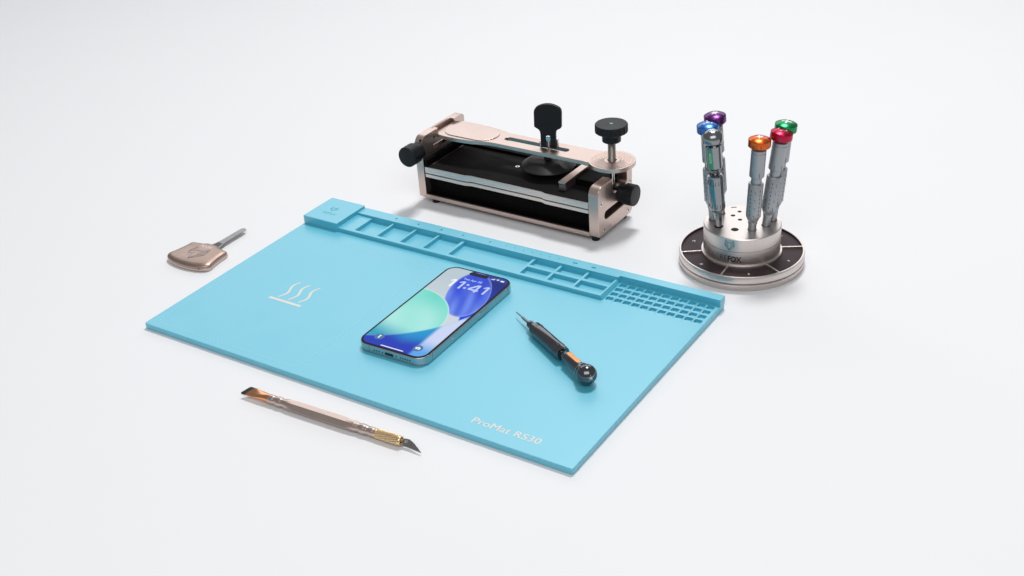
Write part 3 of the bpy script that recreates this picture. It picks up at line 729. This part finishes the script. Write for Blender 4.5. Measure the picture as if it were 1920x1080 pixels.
for v in lev.data.vertices:                       # the blade leans back a little toward its top
    t = max(0, v.co.z / MM - 86) / 30; dv = Rz(math.radians(19)).to_3x3() @ Vector((0, 1, 0)); v.co += dv * (4.0 * t * t * MM)
part('lever_pivot', B().cyl(2.5, -1.6, 1.4, 24, LV @ T(0, 80.6)), 'chrome', cl)
part('lever_stem', B().cyl(1.4, 66, 80, 18, T(130.5, 46)), 'chrome', cl)
part('lever_block', B().box(6.2, 9.6, 1.0, 6.4, 70.9, 79.5, T(130.5, 46.0, 0) @ Rz(math.radians(19))), 'chrome', cl, bevel=.6)
part('lever_block', B().box(-10.2, -7.4, 1.0, 5.0, 70.9, 76.5, T(130.5, 46.0, 0) @ Rz(math.radians(19))), 'chrome', cl, bevel=.6)
# sliding jaw
part('jaw_bar', B().prism([(12.6, 43.0), (60, 43.0), (60, 52.6), (11.6, 52.6), (11.6, 50.4), (12.6, 49.4)], 161.4, 169.6, AX_A), 'rose', cl, bevel=.45)
part('jaw_slide', B().box(170, 202, 31, 60, 42.7, 49.5), 'cavity', cl, bevel=.5)
for (a, b_) in ((8, 6), (206.5, 6.5), (206.5, 62), (8, 62)):
    part('foot', B().lathe([(4.0, 0), (4.3, .6), (4.0, 3.2), (4.8, 4.2), (4.8, 5.3)], 32, T(a, b_)), 'black', cl)

# ------------------------------------------------------------------ round tool stand
SC = Vector((0.22127, 1.03725, 0))
sd = thing('tool_stand', 'round champagne metal screwdriver stand with dark divided tray around its hub', 'tool stand', T(*SC))
part('base_disc', B().lathe([(57.8, 0.2), (58.6, 0), (59.0, .6), (59.0, 5.9), (58.4, 6.4), (56, 6.5)], 128), 'champagne', sd, sharp=40)
part('bearing_gap', B().cyl(57.2, 6.2, 7.6, 96), 'ink', sd)
rim = B().lathe([(55, 7.3), (58.4, 7.3), (59.0, 7.8), (59.0, 14.1), (58.6, 14.6), (57.3, 14.6), (57.0, 14.3), (57.0, 12.0), (38.0, 12.0), (38.0, 14.3), (37.8, 14.6), (36.0, 14.6)], 128)
part('tray_plate', rim, 'champagne', sd, sharp=40)
part('pocket_lining', B().lathe([(38.05, 12.0), (38.05, 12.35), (56.95, 12.35), (56.95, 12.0)], 128, caps=False), 'pocket', sd, sharp=40)
part('pocket_wall', B().lathe([(56.96, 12.3), (56.6, 12.4), (56.6, 14.0), (56.96, 14.1)], 128, caps=False), 'pocket', sd, sharp=40)
angs = [179.5, -120.3, -64.5, -5, 58, 119]
for a in angs: part('divider', B().box(37.2, 57.6, -.75, .75, 12.0, 14.45, Rz(math.radians(a))), 'champagne', sd, bevel=.2)
for ch_, a in (('A', 28), ('B', 90), ('C', 149.8), ('D', -151.4), ('E', -93.2), ('F', -35.9)):
    b = text(ch_, 2.7, bold=.02); Mx = Rz(math.radians(a + 90)) @ T(0, -49.4, 12.46)
    part('pocket_letter', xf(b, Mx), 'white_mark', sd)
hubp = [(36.2, 12.0), (36.2, 28.0), (35.7, 28.2), (35.7, 28.7), (36.3, 28.9), (36.3, 41.0), (35.7, 41.7), (0, 41.7)]
hub = B().lathe(hubp, 144)
bases = {'polished': (-23.2, -4.8), 'orange': (5.8, -15.8), 'red': (20.1, -9.2), 'green': (28.8, .7), 'blue': (-26.1, 10.2), 'purple': (-16.4, 21.4)}
c = B()
for (x, y) in bases.values(): c.cyl(4.3, 18, 50, 28, T(x, y))
def pol(r, a): return r * math.cos(math.radians(a)), r * math.sin(math.radians(a))
for r, a, q in ((17.0, -125.5, 3.6), (22.5, 86, 2.0), (16.4, 111.9, 2.2), (5.6, 103.3, 2.1)): c.cyl(q, 22, 50, 28, T(*pol(r, a)))
c.prism(rrect(-2.9, 2.9, -.8, .8, .75), 30, 50, T(*pol(32.4, 93.4)))
hubo = link('hub', cut(hub.mesh('hub'), c), 'champagne', sd, sharp=40)
def wrap(b, r, a0, z, k=1.0):
    return xf(b, fn=lambda v: Vector(((r + v.z) * math.cos(a0 + v.x / r), (r + v.z) * math.sin(a0 + v.x / r), z + v.y)))
b1 = text('RE', 5.4, 'LEFT', bold=.012); b2 = text('FOX', 5.4, 'LEFT', bold=.028)
w1 = max(v.x for v in b1.v); w2 = max(v.x for v in b2.v); k = 21.2 / (w1 + w2 + .9)
a0 = math.radians(-134.8)
b1 = xf(b1, Matrix.Diagonal((k, 1, 1, 1))); b2 = xf(b2, Matrix.Diagonal((k, 1, 1, 1)))
part('lettering', wrap(b1, 36.34, a0, 18.2), 'ink_reflection', hubo); part('lettering', wrap(b2, 36.34, a0 + (w1 + .9) * k / 36.34, 18.2), 'ink', hubo)
part('emblem', wrap(fox(9.6, .55), 36.42, math.radians(-120), 35.0), 'teal_line', hubo)

# ------------------------------------------------------------------ the six screwdrivers in the stand (local z up, 0 at the hub's top face)
def driver_frame(key, dx, h, lean_y=0.0):
    x, y = bases[key]
    o = SC + Vector((x, y, 41.7)) * MM
    return axis_frame(o, (dx, lean_y, h), (0, 1, 0)), math.sqrt(dx * dx + h * h)
GROUP = 'screwdrivers standing in the round stand'
def cap_marks(kind):
    b = B()
    if kind in ('star5', 'star6'):
        n = 5 if kind == 'star5' else 6; st = star(n, 4.4, 1.75, 90)
        for i in range(2 * n): b.prism([(0, 0), st[i], st[(i + 1) % (2 * n)]], -.05, 0)
    elif kind == 'plus':
        b.prism(rrect(-4.2, 4.2, -.85, .85, .3, 2), -.05, 0, Rz(.35)); b.prism(rrect(-.85, .85, -4.2, 4.2, .3, 2), -.05, 0.01, Rz(.35))
    elif kind == 'cross':
        for k in range(4): b.prism([(.3, -.75), (4.4, -.9), (4.4, .9), (.3, .75)], -.05, .002 * k, Rz(PI / 4 + PI / 2 * k))
    elif kind == 'tri':
        for k in range(3): b.prism([(0, -.9), (4.6, -.75), (4.6, .75), (0, .9)], -.05, .002 * k, Rz(PI / 2 + 2 * PI / 3 * k))
    elif kind == 'hooks':
        b.ribbon(arc(-2.6, 0, 2.0, -95, 95, 8), .95, -.05, 0); b.ribbon(arc(2.6, 0, 2.0, 85, 275, 8), .95, -.05, 0)
    return b
def dome_z(r, R, top, h): return top - h * (r / R) ** 2.4
def make_driver(key, dx, h, capmat, mark, label, lean_y=0.0, spin=0.0):
    F, Lv = driver_frame(key, dx, h, lean_y)
    t = thing('screwdriver', label, 'screwdriver', F, GROUP)
    top = Lv + 1.0
    z = lambda d: top - d
    R, hh = 10.2, 2.6
    dome = [(R - .0, z(hh + .5)), (R - .15, z(hh))] + [(R * .97 * (1 - i / 12), z(0) - hh * (1 - i / 12) ** 2.6) for i in range(1, 13)]
    cap = part('cap', B().lathe([(6.0, z(9.6)), (9.5, z(9.6)), (10.1, z(9.0)), (R, z(8.0))] + dome[:-1] + [(0, z(0))], 72), capmat, t, sharp=60)
    b = B()
    for k in range(9): b.box(R - .5, R + .04, -.38, .38, z(9.0), z(5.4), Rz(2 * PI * k / 9 + .3 + spin))
    part('cap_notches', b, 'slot', cap)
    mk = xf(cap_marks(mark), Rz(spin + (PI if F[1][1] < 0 else 0)))
    part('cap_mark', xf(mk, fn=lambda v: Vector((v.x, v.y, z(0) - hh * (math.hypot(v.x, v.y) / (R * .97)) ** 2.6 + .10 + v.z))), 'white_mark', cap)
    part('cap_neck', B().lathe([(5.2, z(12.2)), (5.6, z(12)), (5.6, z(9.3))], 40), 'ink', t)
    upb = part('upper_barrel', B().lathe([(4.6, z(39.2)), (6.4, z(39.0)), (6.8, z(38.4)), (6.8, z(15.6)), (6.45, z(15.3)), (6.45, z(14.9)), (6.8, z(14.6)), (6.8, z(12.6)), (6.2, z(12.0)), (4.8, z(12.0))], 48), 'grey', t, sharp=30)
    b = B()
    for k in range(6): b.box(6.3, 6.86, -.25, .25, z(38.2), z(33.5), Rz(2 * PI * k / 6 + .5 + spin))
    part('barrel_slits', b, 'slot', upb)
    part('neck', B().lathe([(4.8, z(46)), (4.8, z(38.8))], 40), 'grey', t)
    nose = min(84.5, 84.5)
    lb = part('grip', B().lathe([(4.0, z(84.6)), (4.5, z(84.2)), (6.3, z(79.8)), (6.85, z(78.2)), (6.95, z(76)), (6.95, z(46.4)), (6.5, z(45.6)), (4.6, z(45.4))], 48), 'grey', t, sharp=30)
    b = B()
    for k in range(10):
        for q in range(7):
            if (k % 2 == 0): b.box(6.6, 7.0, -.35, .35, z(50.5 + 4.0 * q), z(52.6 + 4.0 * q), Rz(2 * PI * k / 10 + spin))
            elif q % 2 == 0: b.box(6.6, 7.0, -.9, .2, z(52 + 4.0 * q), z(52.5 + 4.0 * q), Rz(2 * PI * k / 10 + spin)); b.box(6.6, 7.0, -.1, .2, z(52 + 4.0 * q), z(55 + 4.0 * q), Rz(2 * PI * k / 10 + spin))
    part('slot_pattern', b, 'slot', lb)
    part('collar', B().lathe([(2.6, -14), (2.9, -3), (3.7, -1), (3.8, max(.5, z(94))), (3.8, max(2, z(87))), (4.3, max(2.5, z(86.6))), (4.3, z(84.0))], 36), 'grey', t, sharp=30)
    return t
make_driver('purple', -8.4, 102.7, 'cap_purple', 'star6', 'grey screwdriver with a purple six point star cap, farthest back in the stand', spin=.2)
make_driver('blue', -7.0, 98.4, 'cap_blue', 'tri', 'grey screwdriver with a blue cap marked by a white three arm symbol', spin=0)
make_driver('green', 8.1, 98.2, 'cap_green', 'cross', 'grey screwdriver with a green cap standing behind the red one', spin=.35)
make_driver('red', 10.9, 94.9, 'cap_red', 'plus', 'grey screwdriver with a red cap bearing a white plus', spin=.6)
make_driver('orange', 3.8, 92.0, 'cap_orange', 'star5', 'grey screwdriver with an orange cap bearing a white star', spin=.15)
# polished one with the mirror dome
F, Lv = driver_frame('polished', -8.6, 97.2)
t = thing('screwdriver', 'mirror polished gunmetal screwdriver with domed head and green inlay in the round stand', 'screwdriver', F, GROUP)
top = Lv + 1.2; z = lambda d: top - d
R = 9.7
hd = part('head', B().lathe([(7.0, z(12.4)), (9.0, z(12.2)), (9.6, z(11.4)), (R, z(9.4))] + [(R * math.cos(i * PI / 2 / 14), z(8.4) + 8.4 * math.sin(i * PI / 2 / 14)) for i in range(14)] + [(0, z(0))], 72), 'polished', t, sharp=60)
part('head_mark', xf(cap_marks('hooks'), fn=lambda v: Vector((v.x, v.y - 1.0, z(8.4) + 8.5 * math.sqrt(max(0, 1 - (v.x ** 2 + (v.y - 1.0) ** 2) / R ** 2)) + v.z))), 'white_mark', hd)
b = B()
for k in range(8): b.box(6.5, 7.9, -1.3, 1.3, z(15.2), z(13.2), Rz(2 * PI * k / 8))
part('head_neck', B().lathe([(6.0, z(15.6)), (6.0, z(12))], 40), 'ink', t)
part('neck_teeth', b, 'polished', t)
upb = part('upper_handle', B().lathe([(3.4, z(40.5)), (5.2, z(39.4)), (7.3, z(36.8)), (7.4, z(36)), (7.4, z(15.6)), (7.0, z(15.2)), (5.8, z(15.2))], 56), 'polished', t, sharp=28)
FM = F.inverted().to_3x3(); cd = FM @ Vector((-.50, -.86, 0)); ia = math.atan2(cd.y, cd.x) - .12
inl = part('inlay', patch(7.4, ia, 2.6, z(36.2), z(17.2), t=.1), 'green_inlay', upb)
b = text('REFOX', 2.3, bold=.01)
part('inlay_lettering', xf(b, fn=lambda v: Vector((7.56 * math.cos(ia - (v.y - 1.5) / 7.4), 7.56 * math.sin(ia - (v.y - 1.5) / 7.4), z(25.5) + v.x))), 'green_text', inl)
part('neck', B().lathe([(3.2, z(46)), (3.2, z(44)), (4.1, z(42.2)), (3.2, z(40)), (3.2, z(39.5))], 40), 'polished', t)
def hexish(a, r, z_): return r * (1 - .035 * (1 + math.cos(8 * a)) / 2)
lb = part('grip', B().lathe([(4.4, z(82.4)), (5.6, z(82.0)), (7.2, z(79.6)), (7.4, z(78)), (7.4, z(47)), (7.0, z(45.4)), (5.6, z(44.6)), (3.0, z(44.4))], 96, None, hexish), 'polished', t, sharp=28)
for zz in (z(53.5), z(77.0)):
    b = B()
    for k in range(9):
        Mk = Rz(2 * PI * k / 9 + .2) @ T(7.25, 0, zz); b.box(-.3, .12, -1.3, -.9, 0, 3.6, Mk); b.box(-.3, .12, .9, 1.3, 0, 3.6, Mk); b.box(-.3, .12, -1.3, 1.3, 0, .5, Mk)
    part('slot_ring', b, 'slot', lb)
part('collar', B().lathe([(2.8, -14), (3.0, -2), (3.4, 0), (4.4, z(85)), (4.6, z(83)), (4.2, z(82))], 8), 'polished', t, sharp=20)

# ------------------------------------------------------------------ camera
H, f = 0.578317, 2318.31
cr = Vector((0.99767271, -0.03375107, -0.05924553)); cu = Vector((0.0681848, 0.49384197, 0.86687424)); fw = Vector((0, 0.86889641, -0.49499396))
cam = bpy.data.cameras.new('camera'); co = bpy.data.objects.new('camera', cam); COL.objects.link(co)
cam.sensor_width = 36.0; cam.lens = 36.0 * f / 1920; cam.clip_start = 0.01; cam.clip_end = 50
co.matrix_world = frame((0, 0, H), cr, cu, -fw)
S.camera = co

# ------------------------------------------------------------------ studio light
def area(name, loc, target, sx, sy, power, col=(1, 1, 1), spread=180):
    l = bpy.data.lights.new(name, 'AREA'); l.shape = 'RECTANGLE'; l.size = sx; l.size_y = sy; l.energy = power; l.color = col
    l.spread = math.radians(spread)
    o = bpy.data.objects.new(name, l); COL.objects.link(o)
    d = Vector(target) - Vector(loc); o.rotation_euler = d.to_track_quat('-Z', 'Y').to_euler(); o.location = loc
    return o
area('softbox_overhead', (0.40, 1.95, 2.45), (0.12, 0.45, 0), 0.50, 0.38, 44.0, (1, .99, .98))
area('softbox_front', (0.0, -0.75, 1.95), (0.0, 0.95, 0), 2.4, 1.3, 25.0, (1, .995, .99))
area('softbox_back', (0.1, 6.0, 2.7), (0.05, 1.1, 0), 7.0, 2.6, 84.0, (.97, .985, 1))
w = bpy.data.worlds.new('World'); S.world = w; w.use_nodes = True
w.node_tree.nodes['Background'].inputs['Color'].default_value = (.96, .98, 1.0, 1)
w.node_tree.nodes['Background'].inputs['Strength'].default_value = 0.26
S.view_settings.view_transform = 'Standard'; S.view_settings.look = 'None'; S.view_settings.exposure = 0.04; S.view_settings.gamma = 1
S.view_settings.use_curve_mapping = False
